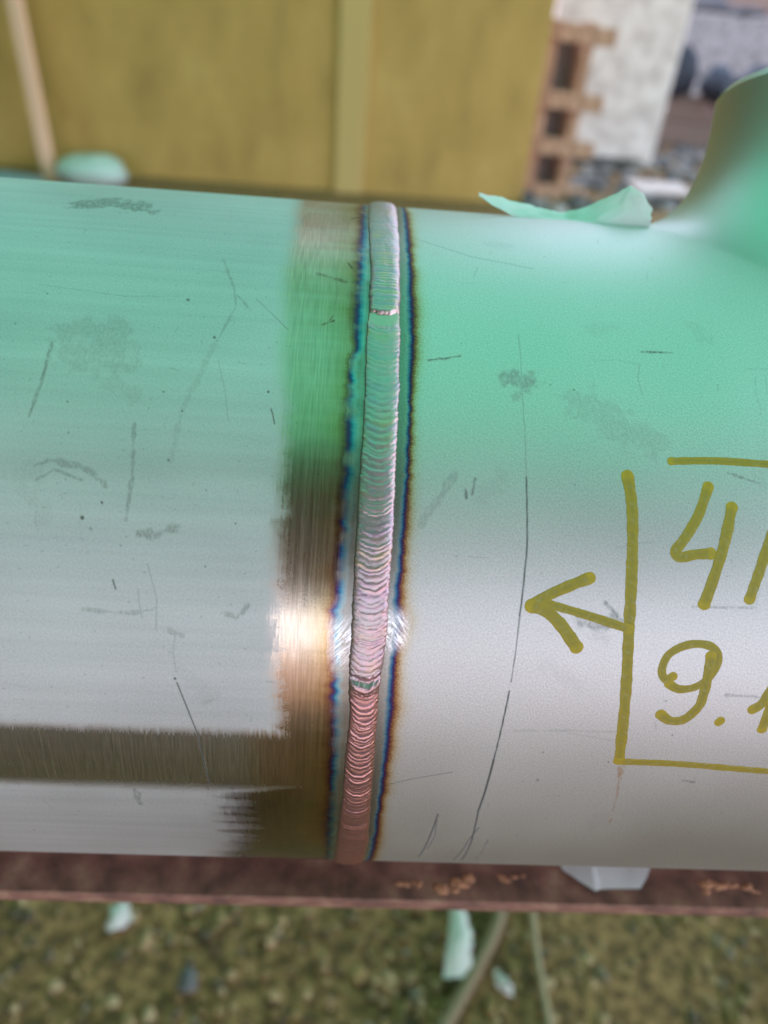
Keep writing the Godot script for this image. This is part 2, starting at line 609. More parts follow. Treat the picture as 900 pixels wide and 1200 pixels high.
	return steel(w, h, alb, orm, hgt, 0.008)


func tee_steel() -> StandardMaterial3D:
	var ppm := 5.2
	var w := 598                     # the first 115 mm from the weld; the rest of the tee repeats the plain part
	var h := 1500
	var grain := noise_image(51, 0.40, w, h, 0, 0, 2)
	var fine := noise_image(52, 0.4, w, h, 0, 0, 1)
	var cloud := noise_image(53, 0.006, w, h, w / 4, h / 4, 4)
	var mask := marks_mask(w, h, ppm, [
		[0.10, 0.3, false, 32.0, 64.1, 32.2, 54.6, 32.9, 45.1],
		[0.30, 0.85, false, 32.9, 45.1, 33.6, 37.2, 33.2, 31.2, 33.0, 29.0],
		[0.14, 0.6, false, 33.0, 29.0, 32.9, 25.1, 32.6, 20.7],
		[0.28, 0.9, false, 32.5, 19.5, 32.1, 16.0, 31.4, 9.3],
		[0.5, 0.98, false, 31.4, 9.3, 30.9, 3.0, 30.5, -0.9],
		[0.42, 0.95, false, 30.5, -0.9, 31.4, -10.0, 32.1, -21.2],
		[0.5, 0.9, false, 20.6, -2.2, 20.1, -7.2, 19.2, -19.0], [0.3, 0.7, false, 20.4, -2.0, 21.2, -8.0, 20.6, -14.0],
		[0.4, 0.8, false, 31.9, -5.4, 30.5, -9.8, 29.7, -21.4], [0.4, 0.7, true, 35.5, -9.0, 36.0, -21.0],
		[0.2, 0.6, false, 7.5, 4.2, 13.0, 5.4, 22.0, 6.8],
		[5.0, 0.42, true, 28.5, 57.6, 34.5, 57.2], [2.5, 0.3, true, 31.0, 55.2],
		[0.7, 0.9, true, 13.0, 59.7, 14.2, 59.6, 15.4, 59.8], [0.4, 0.8, true, 10.5, 59.3, 18.0, 60.2],
		[0.5, 0.85, true, 61.5, 62.6, 65.3, 62.7, 69.0, 62.8], [0.9, 0.75, true, 19.4, 43.2, 19.6, 42.4], [0.6, 0.7, true, 20.8, 42.8, 21.5, 44.6],
		[3.4, 0.42, true, 47.5, 28.6, 51.0, 28.4, 54.5, 29.2], [0.8, 0.5, true, 52.0, 31.0, 56.0, 29.0],
		[0.5, 0.2, true, 34.6, 13.9, 46.0, 14.2, 58.7, 14.3], [0.5, 0.36, true, 82.8, 20.1, 93.0, 20.0],
		[0.7, 0.6, true, 39.5, 5.5], [0.9, 0.75, true, 43.0, 5.8], [0.8, 0.65, true, 78.8, 6.7, 81.5, 6.4], [0.7, 0.5, true, 32.5, 0.5],
				[0.14, 0.45, false, 8.0, 83.0, 22.0, 79.0, 38.0, 77.0], [9.0, 0.16, true, 45.0, 55.0, 62.0, 50.0],
		[2.0, 0.3, true, 10.0, 39.0, 17.0, 45.0], [0.6, 0.5, true, 79.0, 47.0, 86.0, 46.0], [0.4, 0.3, true, 72.0, 31.0, 86.0, 31.2],
	] + scuffs(302, 113.0, 70))
	var drip := marks_mask(w, h, ppm, [[1.1, 0.8, true, 62.2, 8.6, 63.0, 6.0, 63.6, 3.8], [0.7, 0.7, true, 64.2, 1.0], [0.7, 0.8, true, 65.1, -2.0, 65.2, -2.8], [0.5, 0.5, true, 63.0, 9.0, 64.4, 0.0]])
	var purple_t := [[-50, 5.8], [-17, 5.9], [-1.6, 5.7], [9, 5.9], [17, 6.0], [23, 5.8], [25.5, 6.2], [27.5, 6.5], [31, 5.8], [34.5, 6.1], [46, 6.5], [54, 6.5], [62, 6.8], [72, 6.4], [89, 6.1]]
	var lut := tint_lut([[-4, 0.25, 0.23, 0.21, 1], [-2.0, 0.27, 0.25, 0.22, 1], [-1.2, 0.3, 0.31, 0.29, 1], [-0.8, 0.16, 0.24, 0.28, 1], [-0.45, 0.06, 0.17, 0.27, 1], [-0.15, 0.025, 0.05, 0.16, 1], [0.15, 0.07, 0.025, 0.09, 1], [0.5, 0.17, 0.06, 0.05, 1], [0.95, 0.31, 0.15, 0.05, 0.97], [1.35, 0.40, 0.24, 0.09, 0.85], [2.0, 0.48, 0.36, 0.18, 0.6], [3.2, 0.53, 0.46, 0.33, 0.25], [5.2, 0.56, 0.53, 0.5, 0.0], [12, 0.56, 0.55, 0.53, 0.0]])
	var to8 := srgb_bytes()
	var alb := PackedByteArray()
	alb.resize(w * h * 3)
	var orm := alb.duplicate()
	var hgt := PackedByteArray()
	hgt.resize(w * h)
	var nl := FastNoiseLite.new()
	nl.seed = 8
	nl.frequency = 0.35
	nl.fractal_octaves = 3
	for y in h:
		var e := E0 + ER * (y + 0.5) / h
		var q := deg_to_rad(e) * R * 1000.0
		var purple: float = table(purple_t, e) + 0.36 * nl.get_noise_1d(q * 0.8) + 0.12 * nl.get_noise_1d(q * 3.0) + 0.06 * nl.get_noise_1d(q * 9.0)
		var broad := 0.95 + 0.5 * nl.get_noise_1d(q * 0.09 + 900.0)
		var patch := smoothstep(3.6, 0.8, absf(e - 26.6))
		for x in w:
			var i := y * w + x
			var s := (x + 0.5) / ppm
			var g := (grain[i] - 128) / 128.0
			var f := (fine[i] - 128) / 128.0
			var c := (cloud[i] - 128) / 128.0
			var lum := 1.0 + 0.06 * c + 0.17 * g + 0.10 * f
			var cr := 0.56 * lum
			var cg := 0.55 * lum
			var cb := 0.535 * lum
			var rough := 0.56 + 0.05 * c
			var hh := 128.0 + g * 70.0 + f * 14.0
			var d := (s - purple + 0.22 * f + 0.14 * g) / broad
			if d < 9.0:
				var t := lut[clampi(int((d + 4.0) * 20.0), 0, 320)]
				var a := t.a
				if d > -1.2 and d < 2.0:
					a *= 1.0 - 0.55 * patch
				var vv := 1.0 + 0.16 * f + 0.12 * g
				cr = lerpf(cr, t.r * vv, a)
				cg = lerpf(cg, t.g * vv, a)
				cb = lerpf(cb, t.b * vv, a)
				if d < -1.0:
					rough = 0.42
					hh = 128.0 + f * 40.0
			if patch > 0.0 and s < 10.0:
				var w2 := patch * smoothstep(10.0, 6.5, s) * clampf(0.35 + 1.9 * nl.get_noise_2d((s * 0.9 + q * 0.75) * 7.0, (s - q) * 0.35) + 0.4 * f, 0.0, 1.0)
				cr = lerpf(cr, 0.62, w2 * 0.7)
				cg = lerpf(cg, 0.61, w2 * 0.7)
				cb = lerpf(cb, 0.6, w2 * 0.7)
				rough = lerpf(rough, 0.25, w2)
			var mk := mask[i]
			if mk > 0.0:
				var k := 1.0 - 0.88 * mk
				cr *= k
				cg *= k
				cb *= k
				rough = minf(rough + 0.12 * mk, 0.8)
				hh -= 60.0 * mk
			var dp := drip[i]
			if dp > 0.0:
				cr = lerpf(cr, 0.36, dp)
				cg = lerpf(cg, 0.17, dp)
				cb = lerpf(cb, 0.05, dp)
			alb[i * 3] = to8[clampi(int(cr * 1023.0), 0, 1023)]
			alb[i * 3 + 1] = to8[clampi(int(cg * 1023.0), 0, 1023)]
			alb[i * 3 + 2] = to8[clampi(int(cb * 1023.0), 0, 1023)]
			orm[i * 3] = 255
			orm[i * 3 + 1] = clampi(int(rough * 255.0), 20, 255)
			orm[i * 3 + 2] = 255 - int(clampf(mk * 1.2 + dp, 0.0, 1.0) * 160.0)
			hgt[i] = clampi(int(hh), 0, 255)
	var wide := int(308.2 * ppm)
	var m := StandardMaterial3D.new()
	var made := []
	for k in [[alb, Image.FORMAT_RGB8], [orm, Image.FORMAT_RGB8], [hgt, Image.FORMAT_L8]]:
		var im := Image.create_from_data(w, h, false, k[1], k[0])
		var all := Image.create(wide, h, false, k[1])
		var mirror := im.duplicate() as Image
		mirror.flip_x()
		all.blit_rect(im, Rect2i(0, 0, w, h), Vector2i.ZERO)
		all.blit_rect(mirror, Rect2i(0, 0, w - 190, h), Vector2i(w, 0))
		all.blit_rect(im, Rect2i(190, 0, w - 190, h), Vector2i(w * 2 - 190, 0))
		all.blit_rect(mirror, Rect2i(0, 0, w - 190, h), Vector2i(w * 3 - 380, 0))
		made.append(ImageTexture.create_from_image(all))
	m.albedo_texture = made[0]
	m.roughness = 1.0
	m.roughness_texture = made[1]
	m.roughness_texture_channel = BaseMaterial3D.TEXTURE_CHANNEL_GREEN
	m.metallic = 1.0
	m.metallic_texture = made[1]
	m.metallic_texture_channel = BaseMaterial3D.TEXTURE_CHANNEL_BLUE
	m.heightmap_enabled = true
	m.heightmap_texture = made[2]
	m.heightmap_scale = 0.007
	return m


# ==================================================================== the welded pipe
func on_pipe(x: float, e: float, r := R) -> Vector3:
	return Vector3(x, r * sin(deg_to_rad(e)), r * cos(deg_to_rad(e)))


func ring_grid(am: ArrayMesh, xs: PackedFloat32Array, e0: float, e1: float, steps: int, r: float, u_of: Callable, m: Material, flip: bool) -> void:
	var p := PackedVector3Array()
	var uv := PackedVector2Array()
	for j in steps + 1:
		var e := lerpf(e0, e1, float(j) / steps)
		for x in xs:
			p.append(on_pipe(x, e, r))
			uv.append(Vector2(u_of.call(x), (e - E0) / ER))
	add_grid(am, p, xs.size(), steps + 1, uv, m, flip)


func disc_ring(am: ArrayMesh, x: float, r0: float, r1: float, m: Material, flip: bool) -> void:
	var p := PackedVector3Array()
	for j in 121:
		p.append(on_pipe(x, j * 3.0, r0))
		p.append(on_pipe(x, j * 3.0, r1))
	add_grid(am, p, 2, 121, PackedVector2Array(), m, flip)


func span(a: float, b: float, n: int) -> PackedFloat32Array:
	var o := PackedFloat32Array()
	for i in n + 1:
		o.append(lerpf(a, b, float(i) / n))
	return o


func welded_pipe() -> void:
	var t := thing("welded_pipe", "shiny stainless steel pipe welded end to end to a tee fitting with marker writing", "pipe")
	# --- the plain pipe to the left of the weld
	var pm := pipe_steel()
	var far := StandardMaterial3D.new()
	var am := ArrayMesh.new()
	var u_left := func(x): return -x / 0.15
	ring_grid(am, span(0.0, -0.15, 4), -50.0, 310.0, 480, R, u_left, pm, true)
	far = mat(Color(0.53, 0.53, 0.525), 0.64, 0.68)
	far.heightmap_enabled = true
	far.heightmap_texture = M.grain
	far.heightmap_scale = 0.003
	far.uv1_scale = Vector3(3, 3, 1)
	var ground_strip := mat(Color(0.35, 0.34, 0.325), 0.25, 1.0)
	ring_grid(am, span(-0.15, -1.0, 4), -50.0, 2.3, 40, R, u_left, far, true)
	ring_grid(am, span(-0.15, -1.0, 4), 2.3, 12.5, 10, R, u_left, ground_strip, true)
	ring_grid(am, span(-0.15, -1.0, 4), 12.5, 310.0, 200, R, u_left, far, true)
	ring_grid(am, span(0.0, -1.0, 2), -50.0, 310.0, 120, R - 0.0075, u_left, M.inner, false)
	disc_ring(am, -1.0, R - 0.0075, R, M.inner, true)
	put("pipe_section", am, t)
	# --- the weld bead
	put("weld_bead", bead_mesh(), t)
	# --- the tee
	var tee := put("tee_fitting", tee_mesh(), t)
	put("branch_rim", rim_mesh(), tee)
	writing(tee)


func bead_mesh() -> ArrayMesh:
	var left_t := [[-50, 4.5], [-17, 4.5], [5, 3.75], [14.5, 3.45], [20, 4.0], [24.5, 4.1], [40, 4.2], [50, 3.85], [61, 4.1], [66, 3.75], [71, 3.6], [89, 4.6], [115, 4.4], [310, 4.5]]
	var right_t := [[-50, 4.2], [-14, 4.2], [5, 3.45], [20, 3.25], [25, 4.0], [40, 4.1], [58, 4.2], [66, 4.0], [76, 3.9], [90, 3.8], [115, 4.0], [310, 4.2]]
	var n := FastNoiseLite.new()
	n.seed = 91
	n.frequency = 1.0
	n.fractal_octaves = 2
	var nu := 41
	var rows := []
	var e := -50.0
	while e < 310.0:
		rows.append(e)
		e += 0.11 if e < 118.0 else 0.5
	rows.append(310.0)
	var p := PackedVector3Array()
	var col := PackedColorArray()
	var uv := PackedVector2Array()
	# ripples: each a centre with its own pitch, height and tone
	var edges := PackedFloat32Array()
	var tone := PackedFloat32Array()
	var q := -110.0
	while q < 610.0:
		edges.append(q)
		tone.append(rng.randf())
		var pitch := 1.05 if q > 126.0 else (1.2 if q > 38.0 else 1.05)
		q += pitch * rng.randf_range(0.5, 1.55)
	for deg in rows:
		var qq := deg_to_rad(deg) * R * 1000.0
		var lw := table(left_t, deg) + 0.22 * n.get_noise_1d(qq * 0.13 + 11.0) + 0.16 * n.get_noise_1d(qq * 0.8) + 0.10 * n.get_noise_1d(qq * 2.4 + 90)
		var rw := table(right_t, deg) + 0.22 * n.get_noise_1d(qq * 0.13 + 61.0) + 0.16 * n.get_noise_1d(qq * 0.8 + 300) + 0.10 * n.get_noise_1d(qq * 2.4 + 400)
		for i in nu:
			var u := 2.0 * i / (nu - 1) - 1.0
			var x := -lw + (u * 0.5 + 0.5) * (lw + rw)
			var sag := 2.3 if qq < 126.0 else 1.1
			var ql := qq - sag * u * u + 0.34 * n.get_noise_2d(qq * 0.5, u * 1.4) + 0.18 * u * n.get_noise_1d(qq * 0.3 + 50)
			var k := edges.bsearch(ql) - 1
			k = clampi(k, 0, edges.size() - 2)
			var f := clampf((ql - edges[k]) / (edges[k + 1] - edges[k]), 0.0, 1.0)
			var rip := sin(PI * pow(f, 1.5)) + 0.07 * sin(f * TAU * 2.0 + tone[k] * 6.0)
			var env := pow(maxf(0.0, 1.0 - pow(absf(u), 2.6)), 0.7)
			var amp := 0.035 + 0.085 * tone[k] + 0.02 * n.get_noise_1d(qq * 0.15 + 33.0)
			if deg > 62.0 and deg < 118.0:
				amp *= 1.25
			if deg < 14.0:
				amp *= 1.7
			var hgt := 1.15 * env + amp * rip * pow(maxf(0.0, 1.0 - pow(absf(u), 5.0)), 0.6) - 0.06
			# where the upper run ends in a lip, and the lower run starts in a crater
			var qs := qq - 126.3 - 1.2 * (1.0 - u * u) * -1.0 + 0.5 * n.get_noise_1d(u * 2.2 + 7)
			var lip := smoothstep(-0.1, 0.8, qs) * smoothstep(30.0, 5.0, qs)
			hgt += 0.55 * lip * (1.0 - pow(absf(u), 6.0))
			if qs < 0.0 and qs > -4.5:
				hgt = lerpf(hgt, (0.95 - 0.28 * sin(PI * (qs + 4.5) / 4.5)) * env, 0.85 * smoothstep(-4.5, -3.4, qs))
			var qc := qq - 37.5 - 1.4 * u * u + 0.5 * n.get_noise_1d(u * 2.6 + 70)
			hgt += (0.35 * smoothstep(1.6, 0.2, absf(qc + 0.9)) - 0.5 * smoothstep(1.3, 0.1, absf(qc - 1.2))) * (1.0 - pow(absf(u), 4.0))
			hgt += 0.03 * n.get_noise_2d(x * 2.6, qq * 2.6) + 0.07 * n.get_noise_2d(x * 0.35 + 40.0, qq * 0.12) * env
			if absf(u) > 0.999:
				hgt = -0.3
			p.append(on_pipe(x * 0.001, deg, R + hgt * 0.001))
			uv.append(Vector2(u * 0.5 + 0.5, qq * 0.1))
			# oxide colours: pink crests, blue-green valleys, redder in the lower run
			var pink := Color(0.70, 0.36, 0.39)
			var teal := Color(0.38, 0.36, 0.36)
			var grey := Color(0.46, 0.40, 0.385)
			var violet := Color(0.40, 0.27, 0.42)
			var bronze := Color(0.58, 0.40, 0.24)
			var mixv := clampf(f * 0.75 + 0.45 * (tone[k] - 0.5) + 0.3 * u + 0.35 * n.get_noise_2d(qq * 0.35, u * 2.0 + 20), 0.0, 1.0)
			var c := teal.lerp(pink, mixv)
			c = c.lerp(grey, 0.35 + 0.3 * n.get_noise_2d(qq * 0.2 + 60, u))
			c = c.lerp(violet, clampf(1.1 * (fmod(tone[k] * 7.3, 1.0) - 0.45) + 0.5 * n.get_noise_2d(qq * 0.08 + 200.0, u * 0.8), 0.0, 0.6) * (0.4 + 0.6 * f))
			c = c.lerp(bronze, clampf(1.0 * (fmod(tone[k] * 13.7, 1.0) - 0.6) + 0.5 * n.get_noise_2d(qq * 0.07 + 300.0, u * 0.8), 0.0, 0.55))
			if qs < 0.2 and qs > -4.2:
				c = c.lerp(Color(0.66, 0.46, 0.40), 0.7 * smoothstep(-4.2, -2.5, qs))
			if deg < 22.0:
				var low := smoothstep(40.0, 34.0, qq)
				c = c.lerp(Color(0.60, 0.27, 0.21).lerp(Color(0.30, 0.19, 0.25), 1.0 - f), low * 0.85)
				c = c.lerp(Color(0.55, 0.27, 0.14), low * 0.5 * smoothstep(0.5, 1.0, u))
			if absf(u) > 0.86:
				c = c.lerp(Color(0.24, 0.21, 0.2) if u < 0.0 else Color(0.45, 0.33, 0.30), smoothstep(0.86, 1.0, absf(u)) * 0.8)
			col.append(c)
	var am := ArrayMesh.new()
	add_grid(am, p, nu, rows.size(), uv, M.bead, false, col, true)
	return am


# local frame of the tee: b points up the branch, c towards the camera side
func tee_point(x: float, up: float, side: float) -> Vector3:
	var a := deg_to_rad(BE)
	return Vector3(x, up * sin(a) + side * sin(a - PI / 2), up * cos(a) + side * cos(a - PI / 2))


const RB := 0.0445
const RH := 0.1555
const FR := 0.031


func tee_mesh() -> ArrayMesh:
	var am := ArrayMesh.new()
	var m := tee_steel()
	var rf := RB + FR
	var half_x := BX
	var half_q := R * deg_to_rad(60.0)
	# points round the edge of the unrolled patch, corners among them
	var rim := []
	var per := [Vector2(half_x, -half_q), Vector2(half_x, half_q), Vector2(-half_x, half_q), Vector2(-half_x, -half_q)]
	for s in 4:
		for i in 80:
			rim.append((per[s] as Vector2).lerp(per[(s + 1) % 4], i / 80.0))
	rim.append(rim[0])
	var alphas := []
	for t in rim:
		var want := atan2(t.y, t.x)
		var a := want
		for k in 40:
			var g := atan2(R * asin(rf * sin(a) / R), rf * cos(a))
			a += wrapf(want - g, -PI, PI) * 0.8
		alphas.append(a)
	var n := rim.size()
	# header: from the foot of the fillet to the edge of the patch
	var p := PackedVector3Array()
	var uv := PackedVector2Array()
	var steps := 44
	for j in steps + 1:
		var f := float(j) / steps
		for i in n:
			var a: float = alphas[i]
			var b := Vector2(rf * cos(a), R * asin(rf * sin(a) / R))
			var g := b.lerp(rim[i], f)
			var phi := g.y / R
			p.append(tee_point(BX + g.x, R * cos(phi), R * sin(phi)))
			uv.append(Vector2((BX + g.x) / 0.3082, (BE - rad_to_deg(phi) - E0) / ER))
	add_grid(am, p, n, steps + 1, uv, m, true, PackedColorArray(), false, true)
	# the underside of the header
	ring_grid(am, span(0.0, 2.0 * BX, 8), BE - 300.0, BE - 60.0, 300, R, func(x): return x / 0.3082, m, false)
	# fillet and branch
	p = PackedVector3Array()
	uv = PackedVector2Array()
	var rows := 0
	for j in 27:
		for i in n:
			var a: float = alphas[i]
			var yb := sqrt(R * R - pow(rf * sin(a), 2))
			var cy := yb + FR * rf * sin(a) * sin(a) / yb
			var ya := minf(cy + 0.037, RH - 0.004)
			var rho := rf
			var y := yb
			if j <= 20:
				var f := j / 20.0
				rho = rf * (1 - f) * (1 - f) + 2.0 * f * (1 - f) * (RB + 0.0012) + f * f * RB
				y = yb * (1 - f) * (1 - f) + 2.0 * f * (1 - f) * cy + f * f * ya
			else:
				rho = RB
				y = lerpf(ya, RH - 0.0022, (j - 20) / 6.0)
			p.append(tee_point(BX + rho * cos(a), y, rho * sin(a)))
			uv.append(Vector2(a * RB * 11.0, y * 11.0))
		rows += 1
	add_grid(am, p, n, rows, uv, M.plain_steel, false, PackedColorArray(), false, true)
	ring_grid(am, span(0.0, 2.0 * BX, 2), 0.0, 360.0, 120, R - 0.0075, func(x): return x / 0.3082, M.inner, true)
	disc_ring(am, 2.0 * BX, R - 0.0075, R, M.inner, false)
	return am


func rim_mesh() -> ArrayMesh:
	var am := ArrayMesh.new()
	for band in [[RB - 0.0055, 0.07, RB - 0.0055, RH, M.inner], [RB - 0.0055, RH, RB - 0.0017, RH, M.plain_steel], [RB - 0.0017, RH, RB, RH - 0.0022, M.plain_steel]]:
		var p := PackedVector3Array()
		var uv := PackedVector2Array()
		for i in 181:
			var a := TAU * i / 180.0
			for k in 2:
				p.append(tee_point(BX + band[k * 2] * cos(a), band[k * 2 + 1], band[k * 2] * sin(a)))
				uv.append(Vector2(a, k * 0.1))
		add_grid(am, p, 2, 181, uv, band[4], true, PackedColorArray(), true)
	return am


# a line of paint marker: points are mm along the pipe and degrees round it
func paint_line(parent: Node, called: String, pts: Array, width: float, lift: float, seed_: int) -> void:
	var curve := Curve2D.new()
	var flat := []
	for i in range(0, pts.size(), 2):
		flat.append(Vector2(pts[i], deg_to_rad(pts[i + 1]) * R * 1000.0))
	for i in flat.size():
		var t: Vector2 = (flat[mini(i + 1, flat.size() - 1)] - flat[maxi(i - 1, 0)]) / 6.0
		curve.add_point(flat[i], -t, t)
	var total := curve.get_baked_length()
	var steps := maxi(8, int(total / 0.5))
	var n := FastNoiseLite.new()
	n.seed = seed_
	n.frequency = 0.25
	var prof := [[-1.0, 0.0], [-0.97, 0.8], [-0.6, 1.0], [0.0, 0.95], [0.6, 1.0], [0.97, 0.8], [1.0, 0.0]]
	var p := PackedVector3Array()
	var col := PackedColorArray()
	for j in range(-4, steps + 5):
		var f := clampf(float(j) / steps, 0.0, 1.0)
		var c := curve.sample_baked(f * total, true)
		var d := (curve.sample_baked(minf(f * total + 0.4, total), true) - curve.sample_baked(maxf(f * total - 0.4, 0.0), true)).normalized()
		var w := width * 0.5 * (1.0 + 0.17 * n.get_noise_1d(f * total * 1.1) + 0.12 * smoothstep(2.0, 0.0, minf(f * total, total - f * total)))
		if j < 0 or j > steps:
			var k := (-j if j < 0 else j - steps) / 4.0
			c += d * (-1.0 if j < 0 else 1.0) * w * 0.85 * sin(k * PI / 2)
			w *= maxf(0.02, cos(k * PI / 2))
		var side := Vector2(-d.y, d.x)
		for g in prof:
			var at: Vector2 = c + side * g[0] * w * (1.0 + 0.06 * n.get_noise_2d(f * total * 6.0, g[0] * 9.0))
			p.append(on_pipe(at.x * 0.001, rad_to_deg(at.y * 0.001 / R), R + 0.00001 + (0.000022 + lift) * g[1]))
			var thick := 0.5 + 0.5 * n.get_noise_2d(f * total * 2.4 + 40.0, g[0] * 3.0)
			var ends := smoothstep(1.6, 0.2, minf(f * total, total - f * total))
			var k2 := clampf(0.35 + 0.5 * thick + 0.35 * ends - 0.25 * (1.0 - absf(g[0])), 0.0, 1.0)
			var c2 := Color(0.19, 0.155, 0.022).lerp(Color(0.44, 0.29, 0.008), k2)
			c2 = c2.lerp(Color(0.36, 0.34, 0.24), 0.3 * smoothstep(0.18, 0.55, n.get_noise_2d(f * total * 3.2 + 80.0, g[0] * 5.0 + 31.0)) * (1.0 - 0.8 * ends))
			col.append(c2)
	var am := ArrayMesh.new()
	add_grid(am, p, prof.size(), steps + 9, PackedVector2Array(), M.paint, true, col)
	put(called, am, parent)


func writing(tee: Node) -> void:
	var k := 0.00001
	paint_line(tee, "painted_line", [66.0, 48.1, 76.7, 48.45, 88.7, 48.4, 110.0, 48.2, 150.0, 47.5], 1.75, k, 1)
	paint_line(tee, "painted_line", [55.9, 46.1, 57.1, 41.8, 57.6, 33.8, 58.1, 27.7, 59.2, 21.3, 60.6, 14.1, 61.6, 9.8], 2.6, k * 2, 2)
	paint_line(tee, "painted_line", [61.7, 9.7, 77.3, 9.6, 98.8, 8.9, 150.0, 7.6], 1.9, k * 4, 3)
	paint_line(tee, "painted_arrow", [58.3, 28.0, 48.6, 29.4, 38.8, 30.6, 35.9, 30.5], 2.0, k * 4, 4)
	paint_line(tee, "painted_arrow", [35.4, 30.3, 40.5, 32.0, 48.3, 33.9], 2.6, k * 6, 5)
	paint_line(tee, "painted_arrow", [35.4, 30.3, 38.5, 29.9, 42.1, 28.4, 46.7, 25.5], 2.9, k * 8, 6)
	paint_line(tee, "painted_digit", [74.5, 45.3, 72.1, 41.7, 68.7, 38.6, 67.1, 37.4, 68.3, 36.8, 71.8, 37.2, 75.4, 37.4], 2.4, k, 7)
	paint_line(tee, "painted_digit", [79.9, 43.0, 78.2, 38.4, 75.9, 33.8, 74.6, 31.4], 2.6, k * 3, 8)
	paint_line(tee, "painted_digit", [94.0, 44.6, 89.3, 40.1, 86.7, 35.6, 84.9, 32.2], 2.5, k, 9)
	paint_line(tee, "painted_digit", [94.0, 44.6, 100.0, 43.5, 99.0, 38.0, 96.5, 32.0], 2.5, k * 3, 10)
	paint_line(tee, "painted_digit", [69.8, 22.4, 68.1, 21.9, 66.9, 23.1, 67.8, 25.0, 70.9, 26.2, 74.7, 26.6, 78.2, 26.1, 79.5, 24.5, 78.2, 22.4, 75.4, 21.1, 71.7, 20.7, 69.0, 21.4], 2.0, k, 11)
	paint_line(tee, "painted_digit", [77.7, 25.2, 77.8, 21.7, 77.1, 18.4, 74.5, 16.6, 71.2, 16.3, 68.5, 17.2], 2.4, k * 3, 12)
	paint_line(tee, "painted_dot", [82.7, 16.3, 83.2, 16.6], 2.0, k, 13)
	paint_line(tee, "painted_digit", [89.9, 18.3, 91.9, 19.2, 94.2, 22.6, 94.0, 18.6, 93.6, 15.5], 2.3, k, 14)


# ==================================================================== the beam and what lies on it
func beam() -> void:
	var top := -R - 0.0002
	var t := thing("steel_beam", "rusty brown steel beam carrying the pipe", "beam", Vector3(0, GROUND, 0))
	var up := top - GROUND
	put("flange", box(Vector3(2.6, 0.006, 0.162), 0.0008), t, M.rust, Vector3(0, up - 0.003, 0))
	put("web", box(Vector3(2.6, 0.07, 0.009), 0.001), t, M.rust, Vector3(0, up - 0.0411, -0.01))
	for x in [-1.05, 1.05]:
		for z in [-0.2, 0.2]:
			var l := put("leg", box(Vector3(0.06, 0.64, 0.06), 0.004), t, M.rust, Vector3(x, 0.31, z * 0.8))
			l.rotation.x = -signf(z) * 0.3
	# spatter and bright rust on the flange
	var patches := SurfaceTool.new()
	patches.begin(Mesh.PRIMITIVE_TRIANGLES)
	var r2 := RandomNumberGenerator.new()
	r2.seed = 12
	var spots := [[23.0, 75.0, 1.7], [27.5, 74.6, 1.2], [36.0, 75.4, 1.8], [44.0, 73.6, 1.5], [48.0, 72.0, 1.3], [41.0, 75.6, 1.2], [60.0, 71.2, 0.9], [64.0, 72.5, 0.8], [67.0, 70.8, 0.8], [141.5, 71.0, 1.6], [146.0, 72.5, 1.3], [150.0, 71.6, 1.2], [155.5, 71.6, 1.7], [160.0, 73.5, 1.0], [139.0, 74.5, 0.8]]
	var flake := rock(7, 0.25, 0.6)
	for s in spots:
		for k in 3:
			var at := Vector3(s[0] * 0.001 + r2.randf_range(-1, 1) * 0.0018, up + 0.0001, s[1] * 0.001 + r2.randf_range(-1, 1) * 0.0008)
			var sc: float = s[2] * 0.0017 * r2.randf_range(0.35, 0.95)
			patches.append_from(flake, 0, Transform3D(Basis(Vector3.UP, r2.randf() * TAU).scaled(Vector3(sc * 1.3, sc * 0.5, sc * 0.8)), at))
	var pf := put("rust_flakes", patches.commit(), t, mat(Color(0.55, 0.26, 0.14), 0.8))
	pf.set_meta("kind", "stuff")


# a crumpled sheet between two edges of points
func sheet(lower: Array, upper: Array, nu: int, nv: int, crumple: float, bulge: Vector3, seed_: int, soft := 1.0) -> ArrayMesh:
	var a := Curve3D.new()
	var b := Curve3D.new()
	for k in [[a, lower], [b, upper]]:
		var pts: Array = k[1]
		for i in pts.size():
			var t: Vector3 = (pts[mini(i + 1, pts.size() - 1)] - pts[maxi(i - 1, 0)]) / 6.0 * soft
			k[0].add_point(pts[i], -t, t)
		k[0].bake_interval = 0.002
	var n := FastNoiseLite.new()
	n.seed = seed_
	n.frequency = 60.0
	var p := PackedVector3Array()
	for j in nv + 1:
		for i in nu + 1:
			var f := float(i) / nu
			var g := float(j) / nv
			var q := a.sample_baked(f * a.get_baked_length(), true).lerp(b.sample_baked(f * b.get_baked_length(), true), g)
			q += bulge * sin(g * PI) * (0.4 + 0.6 * sin(f * PI))
			q += Vector3(n.get_noise_2d(f * 0.1, g * 0.05), n.get_noise_2d(f * 0.1 + 9, g * 0.05), n.get_noise_2d(f * 0.1 + 19, g * 0.05)) * crumple * (0.3 + g)
			p.append(q)
	# front and back with the thickness of the sheet, closed by the edge
	var am := ArrayMesh.new()
	add_grid(am, p, nu + 1, nv + 1, PackedVector2Array(), null)
	return am


